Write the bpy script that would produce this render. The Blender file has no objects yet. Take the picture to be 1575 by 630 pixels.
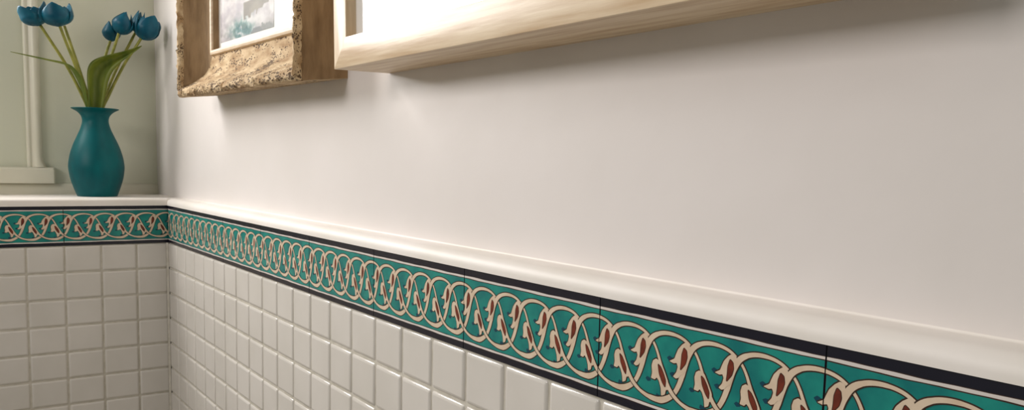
import bpy, bmesh, math, random
from mathutils import Vector, Matrix, noise
random.seed(7)
S = 0.0545                      # metres per layout unit (one wall tile course)
col = bpy.context.scene.collection
sc = bpy.context.scene

# ------------------------------------------------------------------ helpers
def lin(c):
    return tuple(((v/255)/12.92 if v/255 <= .04045 else ((v/255+.055)/1.055)**2.4) for v in c) + (1.0,)

def link(name, me, parent=None, mats=()):
    o = bpy.data.objects.new(name, me); col.objects.link(o)
    if me is not None:
        for m in mats: me.materials.append(m)
    if parent is not None: o.parent = parent
    return o

def from_data(name, verts, faces, mats, parent=None, midx=None, smooth=False, scale=True):
    me = bpy.data.meshes.new(name)
    k = S if scale else 1
    me.from_pydata([(v[0]*k, v[1]*k, v[2]*k) for v in verts], [], faces)
    if midx: me.polygons.foreach_set('material_index', midx)
    if smooth: me.polygons.foreach_set('use_smooth', [True]*len(me.polygons))
    me.update()
    return link(name, me, parent, mats)

def recalc(o):
    bm = bmesh.new(); bm.from_mesh(o.data)
    bmesh.ops.remove_doubles(bm, verts=bm.verts, dist=1e-6)
    bmesh.ops.recalc_face_normals(bm, faces=bm.faces); bm.to_mesh(o.data); bm.free()
    return o

def empty(name, loc, label, cat, group=None):
    o = bpy.data.objects.new(name, None); col.objects.link(o)
    o.location = [c*S for c in loc]; o.empty_display_size = .02
    o['label'] = label; o['category'] = cat
    if group: o['group'] = group
    return o

def struct(o, label=None):
    o['kind'] = 'structure'
    if label: o['label'] = label
    return o

def sweep(name, prof, axis, a, b, mats, parent=None, smooth=True, ang=50):
    """closed profile (p,q) extruded along axis 'x' (p=y,q=z) or 'y' (p=x,q=z)"""
    v = []; n = len(prof)
    for t in (a, b):
        for p, q in prof:
            v.append((t, p, q) if axis == 'x' else (p, t, q) if axis == 'y' else (p, q, t))
    f = [(i, (i+1) % n, n+(i+1) % n, n+i) for i in range(n)] + [tuple(range(n)), tuple(range(2*n-1, n-1, -1))]
    o = recalc(from_data(name, v, f, mats, parent))
    if smooth: o.data.set_sharp_from_angle(angle=math.radians(ang)); o.data.polygons.foreach_set('use_smooth', [True]*len(o.data.polygons))
    return o

def box(name, lo, hi, mats, parent=None, bev=0):
    bm = bmesh.new(); bmesh.ops.create_cube(bm, size=1)
    for v in bm.verts:
        v.co = Vector([(lo[i]+hi[i])/2*S + v.co[i]*(hi[i]-lo[i])*S for i in range(3)])
    if bev: bmesh.ops.bevel(bm, geom=bm.edges[:], offset=bev*S, segments=3, affect='EDGES', profile=.5)
    me = bpy.data.meshes.new(name); bm.to_mesh(me); bm.free()
    return link(name, me, parent, mats)

# ------------------------------------------------------------------ materials
def mat(name, base, rough=.5, coat=0, spec=.5, var=None, vscale=8, vdetail=3, bump=0, bscale=60, stretch=(1,1,1), ramp=(.35,.65), sheen=0, bdist=.002):
    m = bpy.data.materials.new(name); m.use_nodes = True
    nt = m.node_tree; b = nt.nodes['Principled BSDF']
    b.inputs['Base Color'].default_value = lin(base); b.inputs['Roughness'].default_value = rough
    b.inputs['Coat Weight'].default_value = coat; b.inputs['Coat Roughness'].default_value = .08
    b.inputs['Specular IOR Level'].default_value = spec
    if var or bump:
        tc = nt.nodes.new('ShaderNodeTexCoord'); mp = nt.nodes.new('ShaderNodeMapping')
        mp.inputs['Scale'].default_value = stretch; nt.links.new(tc.outputs['Object'], mp.inputs['Vector'])
    if var:
        n = nt.nodes.new('ShaderNodeTexNoise'); n.inputs['Scale'].default_value = vscale; n.inputs['Detail'].default_value = vdetail
        nt.links.new(mp.outputs[0], n.inputs['Vector'])
        r = nt.nodes.new('ShaderNodeValToRGB'); r.color_ramp.elements[0].position = ramp[0]; r.color_ramp.elements[1].position = ramp[1]
        r.color_ramp.elements[0].color = lin(base); r.color_ramp.elements[1].color = lin(var)
        nt.links.new(n.outputs['Fac'], r.inputs['Fac']); nt.links.new(r.outputs['Color'], b.inputs['Base Color'])
    if bump:
        n2 = nt.nodes.new('ShaderNodeTexNoise'); n2.inputs['Scale'].default_value = bscale; n2.inputs['Detail'].default_value = 4
        nt.links.new(mp.outputs[0], n2.inputs['Vector'])
        bp = nt.nodes.new('ShaderNodeBump'); bp.inputs['Strength'].default_value = bump; bp.inputs['Distance'].default_value = bdist
        nt.links.new(n2.outputs['Fac'], bp.inputs['Height']); nt.links.new(bp.outputs[0], b.inputs['Normal'])
    return m

M_wall  = mat('wall_paint', (232,226,223), .38, var=(227,221,217), vscale=5, bump=.25, bscale=25, bdist=.002)
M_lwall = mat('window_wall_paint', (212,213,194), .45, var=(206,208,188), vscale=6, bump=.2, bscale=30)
M_trim  = mat('trim_gloss_paint', (220,217,199), .32, var=(213,210,191), vscale=10, bump=.2, bscale=35)
M_ledge = mat('ledge_paint', (242,236,230), .5, var=(234,228,219), vscale=10, bump=.15, bscale=35)
M_tile  = mat('white_glazed_tile', (220,215,208), .16, var=(213,208,200), vscale=9, bump=.06, bscale=20)
M_grout = mat('tile_grout', (206,200,188), .8, var=(190,184,170), vscale=60, bump=.4, bscale=300, bdist=.0006)
M_seam  = mat('border_seam', (112,116,110), .8)
M_teal  = mat('teal_glaze', (10,114,112), .2, var=(28,142,130), vscale=38, vdetail=4, bump=.05, bscale=40)
M_navy  = mat('navy_glaze', (22,20,34), .2)
M_white = mat('white_line_glaze', (222,214,208), .2)
M_cream = mat('cream_glaze', (226,206,182), .2, var=(216,192,166), vscale=70)
M_brown = mat('brown_outline_glaze', (54,34,22), .3)
M_eye   = mat('rust_red_glaze', (124,50,30), .25, var=(96,38,24), vscale=120)
M_dab   = mat('dark_blue_dab_glaze', (8,66,84), .2)
M_vase  = mat('teal_painted_wood', (2,98,102), .42, spec=.2, var=(1,76,82), vscale=22, vdetail=5, bump=.12, bscale=70, stretch=(1,1,.5), bdist=.001)
M_petal = mat('petrol_blue_petal', (7,88,108), .4, spec=.25, var=(3,70,92), vscale=50, bump=.1, bscale=80)
M_stem  = mat('stem_green', (150,148,62), .55, var=(116,120,40), vscale=60)
M_leaf  = mat('leaf_green', (124,136,46), .5, var=(88,110,28), vscale=45, stretch=(1,1,.3), bump=.15, bscale=120)
M_oak   = mat('pale_oak', (226,204,172), .36, var=(196,164,124), vscale=26, vdetail=7, stretch=(.35,5,5), ramp=(.4,.68), bump=.15, bscale=90, bdist=.0006)
M_oakv  = mat('pale_oak_upright', (226,204,172), .36, var=(196,164,124), vscale=26, vdetail=7, stretch=(5,5,.35), ramp=(.4,.68), bump=.15, bscale=90, bdist=.0006)
M_bead  = mat('pale_bead_wood', (226,206,180), .5, var=(206,182,152), vscale=50, stretch=(.6,3,3))
M_drift = mat('smooth_driftwood', (158,130,94), .75, var=(122,96,64), vscale=22, vdetail=6, stretch=(3,3,.8), bump=.5, bscale=110, bdist=.0015)
M_mat   = mat('mat_board', (250,248,244), .7)
M_back  = mat('frame_backing', (90,76,60), .9)
M_floor = mat('floor_stone', (170,160,140), .5, var=(150,140,122), vscale=8)

# pitted weathered wood
def pitted(name='pitted_weathered_wood', st=(.33,1,1), amt=-.48, vs=320):
    m = mat(name, (196,168,130), .85); nt = m.node_tree; b = nt.nodes['Principled BSDF']
    N = nt.nodes.new; L = nt.links.new
    tc = N('ShaderNodeTexCoord')
    mp = N('ShaderNodeMapping'); mp.inputs['Scale'].default_value = st
    n = N('ShaderNodeTexNoise'); n.inputs['Scale'].default_value = 70; n.inputs['Detail'].default_value = 6; L(mp.outputs[0], n.inputs['Vector'])
    r = N('ShaderNodeValToRGB'); r.color_ramp.elements[0].position = .35; r.color_ramp.elements[1].position = .68
    r.color_ramp.elements[0].color = lin((160,128,88)); r.color_ramp.elements[1].color = lin((214,190,152)); L(n.outputs['Fac'], r.inputs['Fac'])
    v = N('ShaderNodeTexVoronoi'); v.inputs['Scale'].default_value = vs; v.inputs['Randomness'].default_value = 1
    L(tc.outputs['Object'], mp.inputs['Vector']); L(mp.outputs[0], v.inputs['Vector'])
    n2 = N('ShaderNodeTexNoise'); n2.inputs['Scale'].default_value = 50; n2.inputs['Detail'].default_value = 2; L(mp.outputs[0], n2.inputs['Vector'])
    th = N('ShaderNodeMath'); th.operation = 'MULTIPLY_ADD'; L(n2.outputs['Fac'], th.inputs[0]); th.inputs[1].default_value = 1.6; th.inputs[2].default_value = amt
    sb = N('ShaderNodeMath'); sb.operation = 'SUBTRACT'; L(th.outputs[0], sb.inputs[0]); L(v.outputs['Distance'], sb.inputs[1])
    ml = N('ShaderNodeMath'); ml.operation = 'MULTIPLY'; ml.use_clamp = True; L(sb.outputs[0], ml.inputs[0]); ml.inputs[1].default_value = 8
    mx = N('ShaderNodeMix'); mx.data_type = 'RGBA'; L(ml.outputs[0], mx.inputs[0]); L(r.outputs[0], mx.inputs[6]); mx.inputs[7].default_value = lin((98,76,52))
    L(mx.outputs[2], b.inputs['Base Color'])
    inv = N('ShaderNodeMath'); inv.operation = 'SUBTRACT'; inv.inputs[0].default_value = 1; L(ml.outputs[0], inv.inputs[1])
    ad = N('ShaderNodeMath'); ad.operation = 'ADD'; L(inv.outputs[0], ad.inputs[0]); L(n.outputs['Fac'], ad.inputs[1])
    bp = N('ShaderNodeBump'); bp.inputs['Strength'].default_value = .8; bp.inputs['Distance'].default_value = .0022
    L(ad.outputs[0], bp.inputs['Height']); L(bp.outputs[0], b.inputs['Normal'])
    return m
M_pit = pitted(); M_edge = pitted('rough_weathered_edge', (1,1,.8), -.56, 420)

def glass_mat():
    m = bpy.data.materials.new('picture_glass'); m.use_nodes = True; nt = m.node_tree; nt.nodes.clear()
    N = nt.nodes.new; o = N('ShaderNodeOutputMaterial'); t = N('ShaderNodeBsdfTransparent'); g = N('ShaderNodeBsdfGlossy'); g.inputs['Roughness'].default_value = .02
    lw = N('ShaderNodeLayerWeight'); lw.inputs['Blend'].default_value = .5; pw = N('ShaderNodeMath'); pw.operation = 'POWER'; pw.inputs[1].default_value = 5
    f = N('ShaderNodeMath'); f.operation = 'MULTIPLY_ADD'; f.inputs[1].default_value = .45; f.inputs[2].default_value = .02; x = N('ShaderNodeMixShader')
    nt.links.new(lw.outputs['Facing'], pw.inputs[0]); nt.links.new(pw.outputs[0], f.inputs[0])
    nt.links.new(f.outputs[0], x.inputs[0]); nt.links.new(t.outputs[0], x.inputs[1]); nt.links.new(g.outputs[0], x.inputs[2]); nt.links.new(x.outputs[0], o.inputs[0])
    return m
M_glass = glass_mat()

def attr_mat(name, rough=.5):
    m = bpy.data.materials.new(name); m.use_nodes = True; nt = m.node_tree
    a = nt.nodes.new('ShaderNodeVertexColor'); a.layer_name = 'print'
    b = nt.nodes['Principled BSDF']; b.inputs['Roughness'].default_value = rough
    nt.links.new(a.outputs['Color'], b.inputs['Base Color']); return m

# ------------------------------------------------------------------ layout numbers (units of one tile course)
WT = 1.22            # tile pitch along the wall
HB = 1.4686          # border height
S0 = 22.0236         # a border seam on the right wall
SL = 3.637           # a border seam on the left wall
LZ = .27             # ledge top
WY = .57             # painted right wall plane
WX = -4.2            # painted left wall plane
FLOOR = -19.5
TOP = 24.0
XR = 40.0            # right wall runs to here
YL = -26.0           # left wall runs to here
REP = WT*.6

# ------------------------------------------------------------------ room shell
wr = struct(box('wall_right', (WX-1.2, WY, FLOOR), (XR, WY+1.0, TOP), [M_wall]), 'painted upper wall with the two picture frames')
# left wall has a real window opening: build around it
WIN = (-21.0, -6.0, 6.8, 22.0)   # y0,y1,z0,z1
def wall_with_hole():
    y0, y1, z0, z1 = YL, WY, FLOOR, TOP; a, b, c, d = WIN
    v = []; f = []
    def cub(ya, yb, za, zb):
        k = len(v)
        for x in (WX-3, WX):
            v.extend([(x, ya, za), (x, yb, za), (x, yb, zb), (x, ya, zb)])
        f.extend([(k+4, k+5, k+6, k+7), (k+3, k+2, k+1, k), (k, k+1, k+5, k+4), (k+1, k+2, k+6, k+5), (k+2, k+3, k+7, k+6), (k+3, k, k+4, k+7)])
    cub(y0, y1, z0, c); cub(y0, y1, d, z1); cub(y0, a, c, d); cub(b, y1, c, d)
    return from_data('wall_left', v, f, [M_lwall])
wl = struct(wall_with_hole(), 'painted wall behind the teal vase')
struct(box('floor', (WX, YL, FLOOR-1), (XR, WY, FLOOR), [M_floor]))

# tiled wainscot: rounded glazed tiles over a recessed grout bed
def tiles(name, n_u, n_v, start, width, origin_v, place, parent):
    v = []; f = []; mi = []
    g = .026; bev = .075
    prof = [(g, -.06), (g+.006, -.034), (g+.026, -.014), (g+bev, 0.0)]
    us = []
    if start > .1: us.append((0, start))
    for i in range(n_u): us.append((start+i*width, start+(i+1)*width))
    for (ua, ub) in us:
        for j in range(n_v):
            va, vb = origin_v+j, origin_v+j+1
            jit = random.uniform(-.004, .004); tl = random.uniform(-.003, .003); tk = random.uniform(-.003, .003)
            if ub-ua < .3: pr = [(.03, -.05), (.034, -.022), (.04, -.006), (.055, 0)]
            else: pr = prof
            k = len(v)
            for (ins, h) in pr:
                c = []
                r = max(.02, .05-ins*.3)
                for (cx, cy, sx, sy) in ((ua+ins, va+ins, 1, 1), (ub-ins, va+ins, -1, 1), (ub-ins, vb-ins, -1, -1), (ua+ins, vb-ins, 1, -1)):
                    p1 = (cx+sx*r, cy); p2 = (cx+sx*r*.29, cy+sy*r*.29); p3 = (cx, cy+sy*r)
                    c += [p1, p2, p3] if (sx*sy < 0) else [p3, p2, p1]
                for (pu, pv) in c:
                    hh = h + (jit + tl*(pu-ua-.6)*2 + tk*(pv-va-.5)*2)
                    v.append(place(pu, pv, hh))
            for L in range(3):
                for q in range(12):
                    f.append((k+L*12+q, k+L*12+(q+1) % 12, k+(L+1)*12+(q+1) % 12, k+(L+1)*12+q)); mi.append(0)
            f.append(tuple(k+36+q for q in range(12))); mi.append(0)
    # grout bed
    tot = us[-1][1]
    k = len(v)
    v += [place(0, origin_v, -.036), place(tot, origin_v, -.036), place(tot, origin_v+n_v, -.036), place(0, origin_v+n_v, -.036),
          place(0, origin_v, -.5), place(tot, origin_v, -.5), place(tot, origin_v+n_v, -.5), place(0, origin_v+n_v, -.5)]
    f += [(k, k+1, k+2, k+3), (k+4, k+5, k+1, k), (k+7, k+6, k+5, k+4), (k+3, k+2, k+6, k+7), (k+1, k+5, k+6, k+2), (k, k+3, k+7, k+4)]; mi += [1]*6
    o = from_data(name, v, f, [M_tile, M_grout], parent, mi)
    bm = bmesh.new(); bm.from_mesh(o.data); bmesh.ops.recalc_face_normals(bm, faces=bm.faces); bm.to_mesh(o.data); bm.free()
    o.data.polygons.foreach_set('use_smooth', [len(p.vertices) == 4 and p.material_index == 0 for p in o.data.polygons])
    return o
startR = S0-18*WT
tR = tiles('tiled_wainscot', 31, 18, startR+.06 if startR < .1 else startR, WT, HB, lambda u, v, h: (u, -h, -v), wr)
startL = 1.145
tL = tiles('tiled_wainscot', 19, 18, startL, WT*1.018, HB, lambda u, v, h: (h, -u, -v), wl)
struct(tR, 'white tiles below the patterned border on the long wall'); struct(tL, 'white tiles below the patterned border under the vase ledge')

# painted ledge cappings
r = .12
def nose(front, back, z0, z1, rr=.13, cove=.0):
    p = [(back, z0), (front, z0), (front, z1-rr)]
    for i in range(1, 7):
        a = i/6*math.pi/2; p.append((front+(back-front)/abs(back-front)*(rr-rr*math.cos(a)), z1-rr+rr*math.sin(a)))
    if cove:
        s = (back-front)/abs(back-front)
        for i in range(0, 6):
            a = i/5*math.pi/2; p.append((back-s*cove+s*cove*math.sin(a), z1+cove-cove*math.cos(a)))
    else: p.append((back, z1))
    return p
struct(sweep('trim_1', nose(-.02, WY, -.005, LZ-.01, .2, .03), 'x', .02, XR, [M_ledge]), 'narrow white painted ledge above the long patterned border')
struct(sweep('trim_2', nose(.02, WX, -.005, LZ, .11), 'y', YL, -.0, [M_ledge]), 'deep white painted ledge under the teal vase')
# piece of the ledge that fills the corner behind the long wall's border
struct(box('trim_3', (WX, 0, -.005), (.02, WY, LZ-.002), [M_ledge]), 'white ledge end piece in the corner')
# masonry under the deep ledge
struct(box('wall_back', (WX, YL, FLOOR), (-.5, 0, -.006), [M_grout]), 'boxed-in wall under the deep ledge')

struct(recalc(sweep('trim_8', [(0, 0), (0, -.075), (.02, -.055), (.045, -.03), (.075, 0)], 'z', FLOOR, -HB, [M_grout])), 'pale grout line down the tiled corner')
# ------------------------------------------------------------------ patterned border
STR = [(6.06,.714),(6.15,.641),(6.22,.555),(6.283,.45),(6.35,.358),(6.46,.272),(6.62,.222),(6.81,.198),(7.03,.197),(7.22,.217),(7.37,.255),(7.51,.312),(7.602,.378),(7.68,.46),(7.77,.55),(7.865,.637),(7.98,.71),(8.12,.762),(8.28,.797),(8.48,.817),(8.73,.815),(8.93,.771)]
STR = [(u-.02, v+.002) for u, v in STR]
def strand_samples():
    n = len(STR); out = []
    for i in range(n):
        P = []
        for k in (-1, 0, 1, 2):
            j = i+k; w = 0
            if j < 0: j += n; w = -3
            if j >= n: j -= n; w = 3
            P.append((STR[j][0]+w, STR[j][1]))
        for q in range(4):
            t = q/4
            c = [.5*((2*P[1][a])+(-P[0][a]+P[2][a])*t+(2*P[0][a]-5*P[1][a]+4*P[2][a]-P[3][a])*t*t+(-P[0][a]+3*P[1][a]-3*P[2][a]+P[3][a])*t**3) for a in (0, 1)]
            out.append(tuple(c))
    return out
SS = strand_samples()
def wid(u):    # half width in height units
    x = (u-6.06) % 3
    keys = [(0,.026),(.15,.030),(.3,.031),(.5,.024),(.9,.019),(1.3,.017),(1.5,.017),(1.7,.023),(1.9,.024),(2.1,.019),(2.4,.026),(2.65,.031),(2.85,.028),(3,.026)]
    for (a, wa), (b, wb) in zip(keys, keys[1:]):
        if a <= x <= b: return (wa+(wb-wa)*(x-a)/(b-a))*(.74+.20*(wa-.017)/.014)
    return .022
def lift(u):
    x = (u-6.06) % 3
    keys = [(0,0),(.12,.1),(.3,1),(.55,1),(1.15,.15),(1.3,0),(1.55,0),(1.75,.9),(1.85,1),(2.2,1),(2.6,.2),(2.85,0),(3,0)]
    for (a, wa), (b, wb) in zip(keys, keys[1:]):
        if a <= x <= b: return wa+(wb-wa)*(x-a)/(b-a)
    return 0
L1 = [(7.345,.27),(7.27,.258),(7.192,.285),(7.116,.327),(7.074,.373),(7.051,.403),(6.95,.431),(7.04,.44),(7.10,.431),(7.124,.457),(7.10,.501),(7.037,.539),(7.094,.550),(7.149,.538),(7.20,.508),(7.25,.50),(7.29,.44),(7.36,.34)]
E1 = [(7.232,.305),(7.289,.325),(7.304,.37),(7.274,.421),(7.178,.478),(7.19,.423),(7.195,.36)]
L2 = [(6.70,.485),(6.655,.478),(6.59,.468),(6.525,.488),(6.499,.53),(6.516,.585),(6.496,.628),(6.58,.632),(6.617,.612),(6.666,.633),(6.711,.684),(6.725,.742),(6.801,.724),(6.82,.686),(6.87,.68),(6.86,.62),(6.78,.55)]
E2 = [(6.634,.505),(6.694,.523),(6.756,.566),(6.808,.617),(6.80,.668),(6.736,.635),(6.667,.576)]
D1 = [(6.985,.422),(6.90,.405),(6.845,.425),(6.90,.452),(6.99,.442)]
D2 = [(7.06,.53),(6.97,.522),(6.91,.538),(6.96,.565),(7.06,.552)]
D3 = [(6.52,.62),(6.45,.61),(6.41,.63),(6.46,.65),(6.53,.64)]
D4 = [(6.76,.735),(6.66,.72),(6.64,.75),(6.72,.775),(6.80,.755)]

def chaikin(P, n=1):
    for _ in range(n):
        Q = []
        for i in range(len(P)):
            a, b = P[i], P[(i+1) % len(P)]
            Q += [(a[0]*.88+b[0]*.12, a[1]*.88+b[1]*.12), (a[0]*.12+b[0]*.88, a[1]*.12+b[1]*.88)]
        P = Q
    return P
AR = REP/HB      # width of one u unit in v units
def offset(P, d):
    n = len(P); A = sum(P[i][0]*P[(i+1) % n][1]-P[(i+1) % n][0]*P[i][1] for i in range(n)); s = 1 if A > 0 else -1
    Q = []
    for i in range(n):
        p0, p1, p2 = [Vector((P[(i+k) % n][0]*AR, P[(i+k) % n][1])) for k in (-1, 0, 1)]
        e1 = (p1-p0); e2 = (p2-p1)
        if e1.length < 1e-6 or e2.length < 1e-6: Q.append(P[i]); continue
        n1 = Vector((e1.y, -e1.x)).normalized()*s; n2 = Vector((e2.y, -e2.x)).normalized()*s
        b = n1+n2
        b = b/max(b.length_squared, .7)*2*d*.5*1.0 if b.length > .2 else n1*d
        b = b.normalized()*min(b.length if b.length > d else d, d*1.8)
        Q.append(((p1.x+b.x)/AR, p1.y+b.y))
    return Q
def clip(P, lo, hi):
    """clip 3-tuples (u,v,h) to lo<=u<=hi"""
    for (lim, s) in ((lo, 1), (hi, -1)):
        out = []
        for i in range(len(P)):
            a, b = P[i], P[(i+1) % len(P)]
            ia, ib = (a[0]-lim)*s >= 0, (b[0]-lim)*s >= 0
            if ia: out.append(a)
            if ia != ib:
                t = (lim-a[0])/(b[0]-a[0]); out.append((lim, a[1]+(b[1]-a[1])*t, a[2]+(b[2]-a[2])*t))
        P = out
        if len(P) < 3: return []
    return P
def border(name, k0, k1, umin, umax, place, label):
    """tiles k0..k1 (5 repeats each); place(u,v,h) -> xyz"""
    v = []; f = []; mi = []
    def poly(P, m, lo, hi):
        P = clip(P, lo, hi)
        if len(P) < 3: return
        k = len(v); v.extend(place(*q) for q in P); f.append(tuple(range(k, k+len(P)))); mi.append(m)
    for k in range(k0, k1):
        g = .006
        lo, hi = max(5*k+g, umin), min(5*k+5-g, umax)
        if hi-lo < .05: continue
        # slab with softened edge
        kk = len(v); rings = [(0, -.03), (.002, -.008), (.006, -.002), (.014, 0.0)]
        for ins, h in rings:
            for (u, w) in ((lo+ins, .004+ins*.5), (hi-ins, .004+ins*.5), (hi-ins, .996-ins*.5), (lo+ins, .996-ins*.5)):
                v.append(place(u, w, h))
        for R in range(3):
            for q in range(4):
                f.append((kk+R*4+q, kk+R*4+(q+1) % 4, kk+R*4+4+(q+1) % 4, kk+R*4+4+q)); mi.append(1)
        f.append((kk+12, kk+13, kk+14, kk+15)); mi.append(0)
        def stripe(a, b, m, h):
            n = 24
            for i in range(n):
                ua, ub = lo+(hi-lo)*i/n, lo+(hi-lo)*(i+1)/n
                w = lambda u, s: .0022*math.sin(u*3.1+s)+.0016*math.sin(u*7.7+s*2)
                wa = (lambda u: 0 if a < .01 else w(u, a*40)); wb = (lambda u: 0 if b > .99 else w(u, b*40))
                poly([(ua, a+wa(ua), h), (ub, a+wa(ub), h), (ub, b+wb(ub), h), (ua, b+wb(ua), h)], m, lo+.008, hi-.008)
        stripe(.006, .087, 1, .001); stripe(.087, .093, 4, .0012); stripe(.093, .118, 2, .0015); stripe(.117, .127, 4, .0012)
        stripe(.882, .892, 4, .0012); stripe(.890, .915, 2, .0015); stripe(.915, .921, 4, .0012); stripe(.921, .994, 1, .001)
        rnd = random.Random(k*13+(5 if umin else 1))
        lo2, hi2 = lo+.004, hi-.004
        # three interlaced strands
        for w in range(-4, 5):
            base = math.floor(5*k/3)*3
            for s in range(0, 3):
                off = base+w*3+s-6
                if off+6 > 5*k+6 or off+9.2 < 5*k: continue
                pts = [(u+off, vv, u) for u, vv in SS]+[(SS[0][0]+3+off, SS[0][1], SS[0][0]+3)]
                n = len(pts); nor = []
                for i in range(n):
                    a = pts[max(i-1, 0)]; b = pts[min(i+1, n-1)]
                    t = Vector(((b[0]-a[0])*AR, b[1]-a[1])).normalized(); nor.append((-t.y/AR, t.x))
                for layer, (extra, dh, m) in enumerate(((.0105, .0, 4), (0, .0014, 3))):
                    for i in range(n-1):
                        q = []
                        for (j, sg) in ((i, 1), (i+1, 1), (i+1, -1), (i, -1)):
                            W = wid(pts[j][2])+extra
                            q.append((pts[j][0]+nor[j][0]*W*sg, pts[j][1]+nor[j][1]*W*sg, .0018+.0030*lift(pts[j][2])+dh))
                        poly(q, m, lo2, hi2)
        # flower buds with rust-red hearts
        for rep in range(5*k-9, 5*k+1):
            ju, jv, sc_ = rnd.uniform(-.025, .025), rnd.uniform(-.008, .008), rnd.uniform(1.08, 1.2)
            def T(P, cx, cy): return [((p[0]-cx)*sc_+cx+rep+ju, (p[1]-cy)*sc_+cy+jv) for p in P]
            for P, c in ((L1, (7.3, .4)), (L2, (6.75, .58))):
                Q = chaikin(T(P, *c)); O = offset(Q, .012)
                bmq = [(p[0], p[1]) for p in O]
                for (poly2, h, m) in ((bmq, .0014, 4), (Q, .0058, 3)):
                    tri = tess(poly2)
                    for t in tri: poly([(poly2[i][0], poly2[i][1], h) for i in t], m, lo2, hi2)
            for P, c in ((E1, (7.3, .4)), (E2, (6.75, .58))):
                Q = chaikin(T(P, *c), 2); O = offset(Q, .006)
                for (poly2, h, m) in ((O, .0064, 4), (Q, .0068, 5)):
                    for t in tess(poly2): poly([(poly2[i][0], poly2[i][1], h) for i in t], m, lo2, hi2)
            for P in (D1, D2, D3, D4):
                Q = chaikin(T(P, 7, .5), 1)
                for t in tess(Q): poly([(Q[i][0], Q[i][1], .0009) for i in t], 6, lo2, hi2)
    # bed behind the tiles
    kk = len(v)
    for (u, w) in ((umin, 0), (umax, 0), (umax, 1), (umin, 1)): v.append(place(u, w, -.02))
    for (u, w) in ((umin, 0), (umax, 0), (umax, 1), (umin, 1)): v.append(place(u, w, -.5))
    f += [(kk, kk+1, kk+2, kk+3), (kk+4, kk+7, kk+6, kk+5), (kk, kk+4, kk+5, kk+1), (kk+1, kk+5, kk+6, kk+2), (kk+2, kk+6, kk+7, kk+3), (kk+3, kk+7, kk+4, kk)]; mi += [7]*6
    o = from_data(name, v, f, [M_teal, M_navy, M_white, M_cream, M_brown, M_eye, M_dab, M_seam], None, mi)
    return struct(o, label)
from mathutils.geometry import tessellate_polygon
def tess(P): return tessellate_polygon([[Vector((p[0]*AR, p[1], 0)) for p in P]])
UR0 = (0-S0)/REP; UR1 = (XR-S0)/REP
border('trim_4', math.floor(UR0/5), math.ceil(UR1/5), UR0+.006, UR1, lambda u, v, h: (S0+REP*u, -h, -HB*v), 'long teal tile border of interlaced cream vines on the side wall')
UL1 = SL/REP; UL0 = (YL+SL)/REP
border('trim_5', math.floor(UL0/5), math.ceil(UL1/5), UL0, UL1-.006, lambda u, v, h: (h, -SL+REP*u, -HB*v), 'short teal tile border of interlaced cream vines under the vase ledge')

# ------------------------------------------------------------------ window wall mouldings
def prof_x(pts): return pts
struct(sweep('baseboard_left', [(WX, LZ), (WX+.14, LZ), (WX+.14, LZ+.34), (WX+.11, LZ+.41), (WX+.05, LZ+.45), (WX, LZ+.46)], 'y', YL, WY-.001, [M_trim]), 'low white moulding at the back of the ledge')
SILLB = recalc(from_data('trim_6', [(x, y, z) for y, dx in ((YL, 0), (-3.46, 0), (-3.40, -.06)) for x, z in ((WX, .72), (WX+.36+dx, .72), (WX+.36+dx, 1.27), (WX+.31+dx, 1.34), (WX+.2, 1.36), (WX, 1.36))],
    [tuple(range(6))]+[(a*6+i, a*6+(i+1) % 6, (a+1)*6+(i+1) % 6, (a+1)*6+i) for a in (0, 1) for i in range(6)]+[tuple(range(17, 11, -1))], [M_trim]))
struct(SILLB, 'white block moulding under the window surround')
# upright surround: rounded moulding with a flared foot
v = []; f = []
uy0, uy1 = -4.36, -3.80
def upright_ring(z, wide):
    c = (uy0+uy1)/2; pts = []
    base = [(-.28, 0), (-.28, .12), (-.25, .17), (-.20, .19), (-.15, .18), (-.12, .15), (-.07, .16), (0, .25), (.08, .29), (.16, .28), (.22, .22), (.26, .12), (.28, .08), (.28, 0)]
    return [(WX+h, c+y+(wide if y > 0.1 else 0), z) for y, h in base]
rings = [(1.36, .12), (1.42, .10), (1.5, .06), (1.62, .02), (1.8, 0), (10.0, 0), (23, 0)]
for z, w in rings: v += upright_ring(z, w)
n = 14
for a in range(len(rings)-1):
    for i in range(n): f.append((a*n+i, a*n+(i+1) % n, (a+1)*n+(i+1) % n, (a+1)*n+i))
f += [tuple(range(n)), tuple(range(len(rings)*n-1, (len(rings)-1)*n-1, -1))]
o = recalc(from_data('trim_7', v, f, [M_trim])); o.data.polygons.foreach_set('use_smooth', [True]*len(o.data.polygons)); o.data.set_sharp_from_angle(angle=math.radians(60))
struct(o, 'upright white moulding of the window surround')
# window high in the same wall, out of the picture
wy0, wy1, wz0, wz1 = WIN
win = box('window_1', (WX-2.0, wy0, wz0), (WX-1.92, wy1, wz1), [M_glass]); struct(win, 'window pane above the ledge')
fr = []
for nm, lo, hi in (('window_frame', (WX-2.3, wy0, wz0), (WX-1.6, wy1, wz0+.7)), ('window_frame', (WX-2.3, wy0, wz1-.7), (WX-1.6, wy1, wz1)),
                   ('window_frame', (WX-2.3, wy0, wz0+.7), (WX-1.6, wy0+.7, wz1-.7)), ('window_frame', (WX-2.3, wy1-.7, wz0+.7), (WX-1.6, wy1, wz1-.7))):
    box(nm, lo, hi, [M_trim], win, .05)

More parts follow.
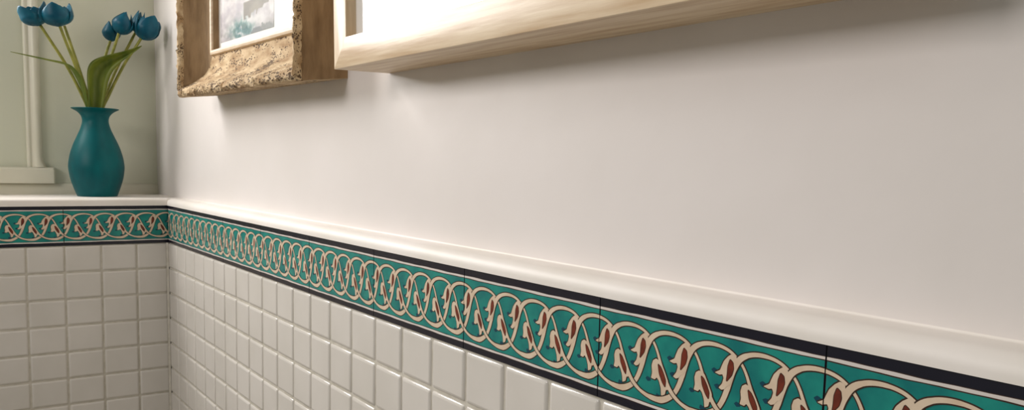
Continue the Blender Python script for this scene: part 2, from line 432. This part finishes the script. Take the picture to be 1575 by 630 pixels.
# ------------------------------------------------------------------ vase
VC = (-2.2, -2.13)
vase = empty('vase', (VC[0], VC[1], LZ), 'teal painted vase with flared rim, standing on the white ledge in the corner', 'vase')
def lathe(name, prof, seg, mats, parent, bump=0):
    v = []; f = []
    for (rr, z) in prof:
        for i in range(seg):
            a = 2*math.pi*i/seg; v.append((rr*math.cos(a), rr*math.sin(a), z))
    for j in range(len(prof)-1):
        for i in range(seg): f.append((j*seg+i, j*seg+(i+1) % seg, (j+1)*seg+(i+1) % seg, (j+1)*seg+i))
    f.append(tuple(range(seg-1, -1, -1)))
    k = (len(prof)-1)*seg; f.append(tuple(range(k, k+seg)))
    o = from_data(name, v, f, mats, parent, None, True); o.data.set_sharp_from_angle(angle=math.radians(55)); return o
def cr(P, n):
    out = []
    for i in range(len(P)-1):
        a = P[max(i-1, 0)]; b = P[i]; c = P[i+1]; d = P[min(i+2, len(P)-1)]
        for q in range(n):
            t = q/n; out.append(tuple(.5*(2*b[k]+(c[k]-a[k])*t+(2*a[k]-5*b[k]+4*c[k]-d[k])*t*t+(-a[k]+3*b[k]-3*c[k]+d[k])*t**3) for k in range(len(b))))
    out.append(tuple(P[-1])); return out
HV = 3.45
outer = [(.70, 0), (.735, .04), (.84, .33), (.945, .68), (1.0, 1.02), (1.005, 1.25), (.95, 1.6), (.835, 1.98), (.69, 2.32), (.56, 2.62), (.488, 2.86), (.478, 3.02), (.525, 3.17), (.64, 3.30), (.78, 3.385), (.855, 3.425)]
po = cr(outer, 4)+[(.862, 3.44), (.85, 3.452), (.80, 3.44)]
inner = [(.80, 3.44), (.62, 3.36), (.47, 3.25), (.40, 3.08), (.39, 2.9), (.42, 2.7), (.40, 2.5)]
lathe('body', po, 64, [M_vase], vase)
ir = cr(inner, 3)
v = []; f = []; seg = 64
for (rr, z) in ir:
    for i in range(seg):
        a = 2*math.pi*i/seg; v.append((rr*math.cos(a), rr*math.sin(a), z))
for j in range(len(ir)-1):
    for i in range(seg): f.append((j*seg+i, (j+1)*seg+i, (j+1)*seg+(i+1) % seg, j*seg+(i+1) % seg))
f.append(tuple((len(ir)-1)*seg+i for i in range(seg)))
# open the body's flat top by replacing it with the flared mouth
bm = bmesh.new(); bm.from_mesh(vase.children[0].data); bm.faces.ensure_lookup_table()
top = max(bm.faces, key=lambda q: (q.calc_center_median().z, len(q.verts))); 
big = [q for q in bm.faces if len(q.verts) == seg and q.calc_center_median().z > 1*S]
bmesh.ops.delete(bm, geom=big, context='FACES'); bm.to_mesh(vase.children[0].data); bm.free()
from_data('mouth', v, f, [M_vase], vase, None, True)

# ------------------------------------------------------------------ camera basis (used only to read positions off the plan)
CAM = Vector((34.5553, -7.8475, 1.8164)); F = 1283.488; CY = 386.93
yaw, pit, rol = 0.6161995, -0.1019063, 0.0222598
fw = Vector((-math.cos(yaw)*math.cos(pit), math.sin(yaw)*math.cos(pit), math.sin(pit)))
r0 = fw.cross(Vector((0, 0, 1))).normalized(); u0 = r0.cross(fw)
rt = r0*math.cos(rol)+u0*math.sin(rol); up = -r0*math.sin(rol)+u0*math.cos(rol)
def onx(x, y, X):
    d = rt*(x-787.5)-up*(y-CY)+fw*F; t = (X-CAM.x)/d.x; return CAM+d*t

# ------------------------------------------------------------------ tulips
def tube(name, pts, rad, mats, parent, seg=10, org=Vector()):
    pts = [Vector(p) for p in cr([tuple(p) for p in pts], 8)]
    v = []; f = []; n = len(pts); side = None
    for i, p in enumerate(pts):
        t = (pts[min(i+1, n-1)]-pts[max(i-1, 0)]).normalized()
        if side is None: side = t.orthogonal().normalized()
        side = (side-t*side.dot(t)).normalized(); b = t.cross(side)
        rr = rad[0]+(rad[1]-rad[0])*i/(n-1)
        for k in range(seg):
            a = 2*math.pi*k/seg; v.append(tuple(p+side*rr*math.cos(a)+b*rr*math.sin(a)-org))
    for i in range(n-1):
        for k in range(seg): f.append((i*seg+k, i*seg+(k+1) % seg, (i+1)*seg+(k+1) % seg, (i+1)*seg+k))
    f += [tuple(range(seg-1, -1, -1)), tuple((n-1)*seg+k for k in range(seg))]
    return from_data(name, v, f, mats, parent, None, True)
RK = [(0,.10),(.06,.40),(.14,.66),(.26,.88),(.42,1.0),(.6,1.0),(.8,.90),(1,.78)]
HK = [(0,.9),(.3,1.0),(.5,.98),(.66,.82),(.78,.60),(.9,.33),(.96,.18),(1,.04)]
def key(K, x):
    for (a, wa), (b, wb) in zip(K, K[1:]):
        if a <= x <= b: return wa+(wb-wa)*(x-a)/(b-a)
    return K[-1][1]
def petal_mesh(parent, base, axis, az, ln, wd, flare, open_, org):
    """cupped petal: base point, axis direction, azimuth, length, width"""
    axis = axis.normalized(); s = axis.orthogonal().normalized(); t = axis.cross(s)
    rad = s*math.cos(az)+t*math.sin(az); tan = axis.cross(rad)
    NU, NV = 14, 8; v = []; f = []
    for lay in (0, 1):
        for i in range(NU+1):
            q = i/NU
            rr = wd*(key(RK, q)-open_*max(q-.5, 0)*.9)+flare*wd*max(q-.6, 0)
            hang = key(HK, q)
            for j in range(NV+1):
                p = j/NV*2-1
                ang = p*hang
                rc = rr-(.035*wd if lay else 0)
                P = base+axis*(ln*(q**1.05))+(rad*math.cos(ang)+tan*math.sin(ang))*rc
                v.append(tuple(P-org))
    W = NV+1; B = (NU+1)*W
    for i in range(NU):
        for j in range(NV):
            a = i*W+j; f.append((a, a+1, a+W+1, a+W)); f.append((B+a, B+a+W, B+a+W+1, B+a+1))
    for i in range(NU):
        f.append((i*W, i*W+W, B+i*W+W, B+i*W)); f.append((i*W+NV, B+i*W+NV, B+i*W+W+NV, i*W+W+NV))
    for j in range(NV): f.append((NU*W+j, NU*W+j+1, B+NU*W+j+1, B+NU*W+j))
    return from_data('petal', v, f, [M_petal], parent, None, True)

def tulip(label, X, stem_px, base_px, tip_px, width, az0, depthX=0, flare=.05, open_=.35, deep=2.8, tipX=None):
    tipX = X if tipX is None else tipX
    mouth = onx(*stem_px[-1], VC[0]+depthX)
    org = Vector((VC[0]+depthX*.4, VC[1]+(mouth.y-VC[1])*.35, LZ+deep))
    t = empty('tulip', tuple(org), label, 'flower', 'tulips in the teal vase')
    n = len(stem_px); pts = []
    for i, q in enumerate(stem_px):
        pts.append(onx(q[0], q[1], X+(VC[0]+depthX-X)*(i/(n-1))**.8))
    pts.append(org)
    tube('stem', pts[::-1], (.062, .052), [M_stem], t, org=org)
    B = onx(*base_px, X); T = onx(*tip_px, tipX); ax = T-B
    bm_b = B-ax.normalized()*.02
    # small green receptacle under the petals is the stem top; petals: three outer, three inner
    for k in range(6):
        inn = k % 2
        petal_mesh(t, bm_b, ax, az0+k*math.pi/3, ax.length*(1.0 if not inn else .84), width*(1-.09*inn), flare*(0 if inn else 1), open_*(1.2 if inn else 1), org)
    # heart that closes the cup
    return t
T1 = tulip('petrol-blue tulip at the far left of the bunch, tilted outward', -1.9, [(62,39),(80,66),(97,92),(112,118),(128,150),(135,166)], (59,39), (46,6), 0.5, .3, .15, flare=0.6, open_=0.0)
T2 = tulip('large open petrol-blue tulip second from the left, overlapping the leftmost one', -1.6, [(92,40),(102,66),(113,93),(124,124),(134,152),(138,166)], (90,40), (84,5), 0.56, 1.0, .25, flare=0.35, open_=0.0)
T3 = tulip('petrol-blue tulip hidden behind the big one at the left, only its tips and stem showing', -2.5, [(99,40),(108,66),(118,95),(127,122),(136,150),(141,166)], (97,38), (92,5), 0.42, .2, -.1, flare=0.2, open_=0.0)
T4 = tulip('small closed petrol-blue bud, lowest and innermost flower of the right cluster', -2.6, [(170,62),(164,80),(158,100),(153,125),(149,150),(147,166)], (172,63), (171,32), 0.35, .5, -.2, flare=0.0, open_=0.9)
T5 = tulip('rounded petrol-blue bud in the middle of the right cluster, overlapping the small bud', -2.0, [(183,50),(176,72),(168,95),(161,120),(155,148),(151,166)], (184,52), (196,19), 0.41, .9, .1, flare=0.0, open_=0.9)
T6 = tulip('narrow petrol-blue bud with a pale petal tip, behind the rightmost flower', -2.5, [(209,48),(198,70),(186,92),(173,120),(161,150),(155,166)], (208,49), (218,17), 0.25, .2, -.1, flare=0.0, open_=0.6)
T7 = tulip('rightmost petrol-blue tulip nearest the corner, with two open petals', -1.9, [(217,59),(207,75),(194,94),(180,120),(167,147),(158,166)], (219,60), (233,25), 0.5, 1.35, .15, flare=0.4, open_=0.1)

# leaves: ribbons built from two outlines (left and right edge) read off as positions beside the stems
def leaf(name, parent, L, R, X0, X1, bow=.12):
    org = Vector(parent.location)/S
    Lp = cr(L, 5); Rp = cr(R, 5); n = min(len(Lp), len(Rp)); v = []; f = []; NV = 6
    for lay in (0, 1):
        for i in range(n):
            q = i/(n-1)
            for j in range(NV+1):
                p = j/NV
                x = Lp[i][0]*(1-p)+Rp[i][0]*p; y = Lp[i][1]*(1-p)+Rp[i][1]*p
                P = onx(x, y, X0+(X1-X0)*q); wd = math.hypot(Lp[i][0]-Rp[i][0], Lp[i][1]-Rp[i][1])/39
                P.x += -bow*wd*(1-(2*p-1)**2)*2 - (.02 if lay else 0)
                v.append(tuple(P-org))
    W = NV+1; B = n*W
    for i in range(n-1):
        for j in range(NV):
            a = i*W+j; f.append((a, a+1, a+W+1, a+W)); f.append((B+a, B+a+W, B+a+W+1, B+a+1))
        f.append((i*W, i*W+W, B+i*W+W, B+i*W)); f.append((i*W+NV, B+i*W+NV, B+i*W+W+NV, i*W+W+NV))
    return from_data(name, v, f, [M_leaf], parent, None, True)
leaf('leaf', T5, [(137,172),(135,140),(134,112),(138,98),(148,90),(167,84),(192,78),(218,70)], [(158,172),(163,142),(168,122),(175,108),(184,98),(195,89),(206,81),(218.5,71)], -1.75, -1.0, .25)
leaf('leaf', T1, [(136,172),(134,150),(128,124),(114,104),(98,95.5),(76,91),(52,86),(16,79)], [(133,172),(129,150),(119,124),(106,103),(96,98.5),(75,93.5),(51,88),(16,79.8)], -1.7, -.9, .1)

# ------------------------------------------------------------------ weathered deep frame
f1 = empty('picture_frame', (4.95, WY, 4.0), 'deep weathered wooden picture frame with a sea photo, hung nearest the corner', 'picture frame')
f1.rotation_euler = (0, .0166, 0)
W1, H1 = 10.78, 13.2
PROF1 = [(0, 0), (0, .4), (0, .85), (0, 1.15), (.02, 1.25), (.07, 1.31), (.14, 1.31), (.2, 1.24), (.28, 1.05), (.38, .86), (.5, .70), (.62, .58), (.74, .52), (.9, .49), (1.08, .48), (1.22, .47), (1.22, 0)]
def frame_side(name, prof, w, h, side, mats, parent, n=10, rough=0, droop=0, seed=0, pitdisp=0, bevel_ang=40):
    """profile (u inward, v out of the wall) swept along one mitred side of a w x h frame; local x right, y into wall, z up"""
    v = []; f = []; m = len(prof)
    for i in range(n+1):
        q = i/n
        for (u, vv) in prof:
            uu = u
            if side == 'bottom': p = (u+(w-2*u)*q, -vv, u)
            if side == 'top': p = (u+(w-2*u)*q, -vv, h-u)
            if side == 'left': p = (u, -vv, u+(h-2*u)*q)
            if side == 'right': p = (w-u, -vv, u+(h-2*u)*q)
            x, y, z = p
            if droop: 
                dz = -droop*min(vv/1.3, 1)*max(0, 1-u/.5)*max(0, 1-(z/1.2))
                z += dz
            if rough and vv > .02:
                edge = max(0, (vv-.95)/.35)
                a = rough*(.04+1.15*edge)
                s = Vector((x*3.2+seed, y*3.2, z*3.2)); s2 = Vector((x*17+seed, y*17, z*17))
                dv = (noise.noise_vector(s)*.18+noise.noise_vector(s2)*.75)*a
                if u > 1.1: dv *= 0
                x += dv.x*.6; y += dv.y; z += dv.z*.9
            v.append((x, y, z))
    for i in range(n):
        for j in range(m): f.append((i*m+j, i*m+(j+1) % m, (i+1)*m+(j+1) % m, (i+1)*m+j))
    f += [tuple(range(m)), tuple(range((n+1)*m-1, n*m-1, -1))]
    mi = [1 if len(mats) > 1 and len(g) == 4 and max(prof[q % m][1] for q in g) > 1.2 and min(prof[q % m][1] for q in g) > 1.13 else 0 for g in f]
    o = recalc(from_data(name, v, f, mats, parent, mi))
    o.data.polygons.foreach_set('use_smooth', [True]*len(o.data.polygons)); o.data.set_sharp_from_angle(angle=math.radians(bevel_ang))
    return o
def dens(p, k):
    out = []
    for i in range(len(p)):
        a, b = p[i], p[(i+1) % len(p)]
        d = math.hypot(a[0]-b[0], a[1]-b[1]); n = max(1, int(d/k))
        for q in range(n): out.append((a[0]+(b[0]-a[0])*q/n, a[1]+(b[1]-a[1])*q/n))
    return out
P1 = dens(PROF1, .09)
rb = frame_side('rail', P1, W1, H1, 'bottom', [M_pit], f1, 150, .075, .15, 3); rb['label'] = 'pale pitted bottom rail'
frame_side('rail', P1, W1, H1, 'top', [M_pit], f1, 100, .06, 0, 9)
frame_side('stile', P1, W1, H1, 'left', [M_drift, M_edge], f1, 170, .06, .15, 5)
frame_side('stile', P1, W1, H1, 'right', [M_drift, M_edge], f1, 170, .06, .15, 11)
def inset_rect_prof(u0, u1, v0, v1, rr=.05):
    return [(u0, v0), (u0, v1-rr), (u0+rr*.3, v1-rr*.3), (u0+rr, v1), (u1-rr, v1), (u1-rr*.3, v1-rr*.3), (u1, v1-rr), (u1, v0)]
for sd in ('bottom', 'top', 'left', 'right'):
    frame_side('bead', inset_rect_prof(1.2, 1.38, .15, .58, .08), W1, H1, sd, [M_bead if sd in ('bottom', 'top') else M_bead], f1, 4)
# inner dark slip between bead and mat
for sd in ('left', 'right'):
    frame_side('slip', [(1.38, .15), (1.38, .50), (1.40, .50), (1.40, .15)], W1, H1, sd, [M_drift], f1, 2)
GV = .20
def panel(name, w0, w1, z0, z1, v0, v1, mats, parent): return box(name, (w0, -v1, z0), (w1, -v0, z1), mats, parent)
panel('backing', 1.39, W1-1.39, 1.39, H1-1.39, .02, .26, [M_back], f1)
panel('mat', 1.39, W1-1.39, 1.39, H1-1.39, .26, .32, [M_mat], f1)
panel('glass', 1.4, W1-1.4, 1.4, H1-1.4, .355, .365, [M_glass], f1)
# the sea photograph: a printed sheet
def print_mesh(name, x0, x1, z0, z1, vv, nx, nz, fn, parent):
    v = [(x0+(x1-x0)*i/nx, -vv, z0+(z1-z0)*j/nz) for j in range(nz+1) for i in range(nx+1)]
    f = [(j*(nx+1)+i, j*(nx+1)+i+1, (j+1)*(nx+1)+i+1, (j+1)*(nx+1)+i) for j in range(nz) for i in range(nx)]
    o = from_data(name, v, f, [attr_mat(name+'_ink')], parent)
    ca = o.data.color_attributes.new('print', 'FLOAT_COLOR', 'POINT'); d = []
    for j in range(nz+1):
        for i in range(nx+1): d += list(lin(fn(v[j*(nx+1)+i][0], v[j*(nx+1)+i][2])))
    ca.data.foreach_set('color', d); return o
def mixc(a, b, t): t = max(0, min(1, t)); return tuple(a[i]+(b[i]-a[i])*t for i in range(3))
PX0, PX1, PZ0, PZ1 = 1.6, 6.6, 1.59, 9.5
def sea(x, z):
    n1 = noise.fractal(Vector((x*1.3, z*3.4, 1.3)), 1, 2, 5); n2 = noise.fractal(Vector((x*3.2, z*8, 7.7)), 1, 2, 5); n3 = noise.noise(Vector((x*.7, z*1.1, 4)))
    h = z-PZ0
    c = mixc((176,170,176), (212,210,208), .5+n1*1.2)
    c = mixc(c, (132,126,124), max(0, .9-h)*.9*(.45+n2*.8))           # grey low spray
    teal = math.exp(-((x-3.75)**2/.75+(h-.22)**2/.07)); c = mixc(c, (14,92,90), min(1, teal*1.5*(.7+n2*1.2)))
    foam = math.exp(-((x-5.0)**2/1.2+(h-.42+.06*(x-5)-.12*n1)**2/.012)); c = mixc(c, (206,206,204), foam*.9)
    if x > 4.6 and h+.12*n2 < .1+.05*(x-4.6): c = mixc(c, (84,90,88), .85)
    zt = .98+.02*(x-4); zb = .50+.10*(x-4)+.10*n2
    if 3.95 < x < 6.2 and zb < h < zt: c = mixc((128,120,104), (104,98,86), .5+n1)   # dark rock slab
    if h > 1.05 and abs(x-5.1+n1) < .5: c = mixc(c, (120,122,112), .7)
    if h > 1.8: c = mixc(c, (150,142,130), max(0, n3+.2)*1.6)
    return c
pr_ = print_mesh('photograph', PX0, PX1, PZ0, PZ1, .325, 150, 190, sea, f1); pr_['label'] = 'photograph of a breaking grey and teal wave'

# ------------------------------------------------------------------ pale oak frame
f2 = empty('picture_frame', (17.93, WY, 3.765), 'wide pale oak picture frame with a white mat, hung nearer the viewer', 'picture frame')
f2.rotation_euler = (math.radians(.9), .0035, 0)
W2, H2 = 12.5, 10.5; D2_ = 1.29
PO = [(0, 0), (0, D2_-.015), (.004, D2_-.004), (.015, D2_), (.585, D2_), (.596, D2_-.004), (.6, D2_-.015), (.6, 0)]
for sd in ('bottom', 'top'): frame_side('rail', PO, W2, H2, sd, [M_oak], f2, 6)
for sd in ('left', 'right'): frame_side('stile', PO, W2, H2, sd, [M_oakv], f2, 6)
panel('backing', .6, W2-.6, .6, H2-.6, .03, 1.02, [M_back], f2)
panel('mat', .6, W2-.6, .6, H2-.6, 1.02, 1.06, [M_mat], f2)
panel('glass', .6, W2-.6, .6, H2-.6, 1.09, 1.10, [M_glass], f2)
def fog(x, z):
    n = noise.fractal(Vector((x*.8, z*1.5, 3)), 1, 2, 5); return mixc((150,170,172), (222,224,220), .5+n)
print_mesh('photograph', 2.9, W2-2.9, 2.7, H2-2.4, 1.065, 60, 40, fog, f2)

# ------------------------------------------------------------------ camera
cam = bpy.data.cameras.new('camera'); co = bpy.data.objects.new('camera', cam); col.objects.link(co)
cam.sensor_width = 36; cam.sensor_fit = 'HORIZONTAL'; cam.lens = 36*F/1575; cam.shift_y = (CY-315)/1575; cam.clip_start = .01
mw = Matrix.Identity(4)
for i in range(3): mw[i][0] = rt[i]; mw[i][1] = up[i]; mw[i][2] = -fw[i]; mw[i][3] = CAM[i]*S
co.matrix_world = mw; sc.camera = co

# ------------------------------------------------------------------ light
w = bpy.data.worlds.new('world'); sc.world = w; w.use_nodes = True
bg = w.node_tree.nodes['Background']; bg.inputs[0].default_value = (.88, .88, .80, 1); bg.inputs[1].default_value = .225
def area(name, loc, direction, sx, sy, power, color):
    l = bpy.data.lights.new(name, 'AREA'); l.shape = 'RECTANGLE'; l.size = sx*S; l.size_y = sy*S; l.energy = power; l.color = color
    o = bpy.data.objects.new(name, l); col.objects.link(o); o.location = [c*S for c in loc]
    o.rotation_euler = Vector(direction).to_track_quat('-Z', 'Y').to_euler(); return o
area('daylight', (WX-2.7, (wy0+wy1)/2, (wz0+wz1)/2), (1, .25, -.3), 14.5, 14.5, 30.0, (1, .97, .95))
area('fill_light', (18, -32, 15), (.05, 1, -.42), 16, 9, 13.0, (1, .93, .89))  # added fill that brightens the long wall and softens frame shadows; no real fixture

sc.view_settings.view_transform = 'Standard'; sc.view_settings.look = 'None'; sc.view_settings.gamma = 1
sc.view_settings.use_curve_mapping = False; sc.view_settings.exposure = .07
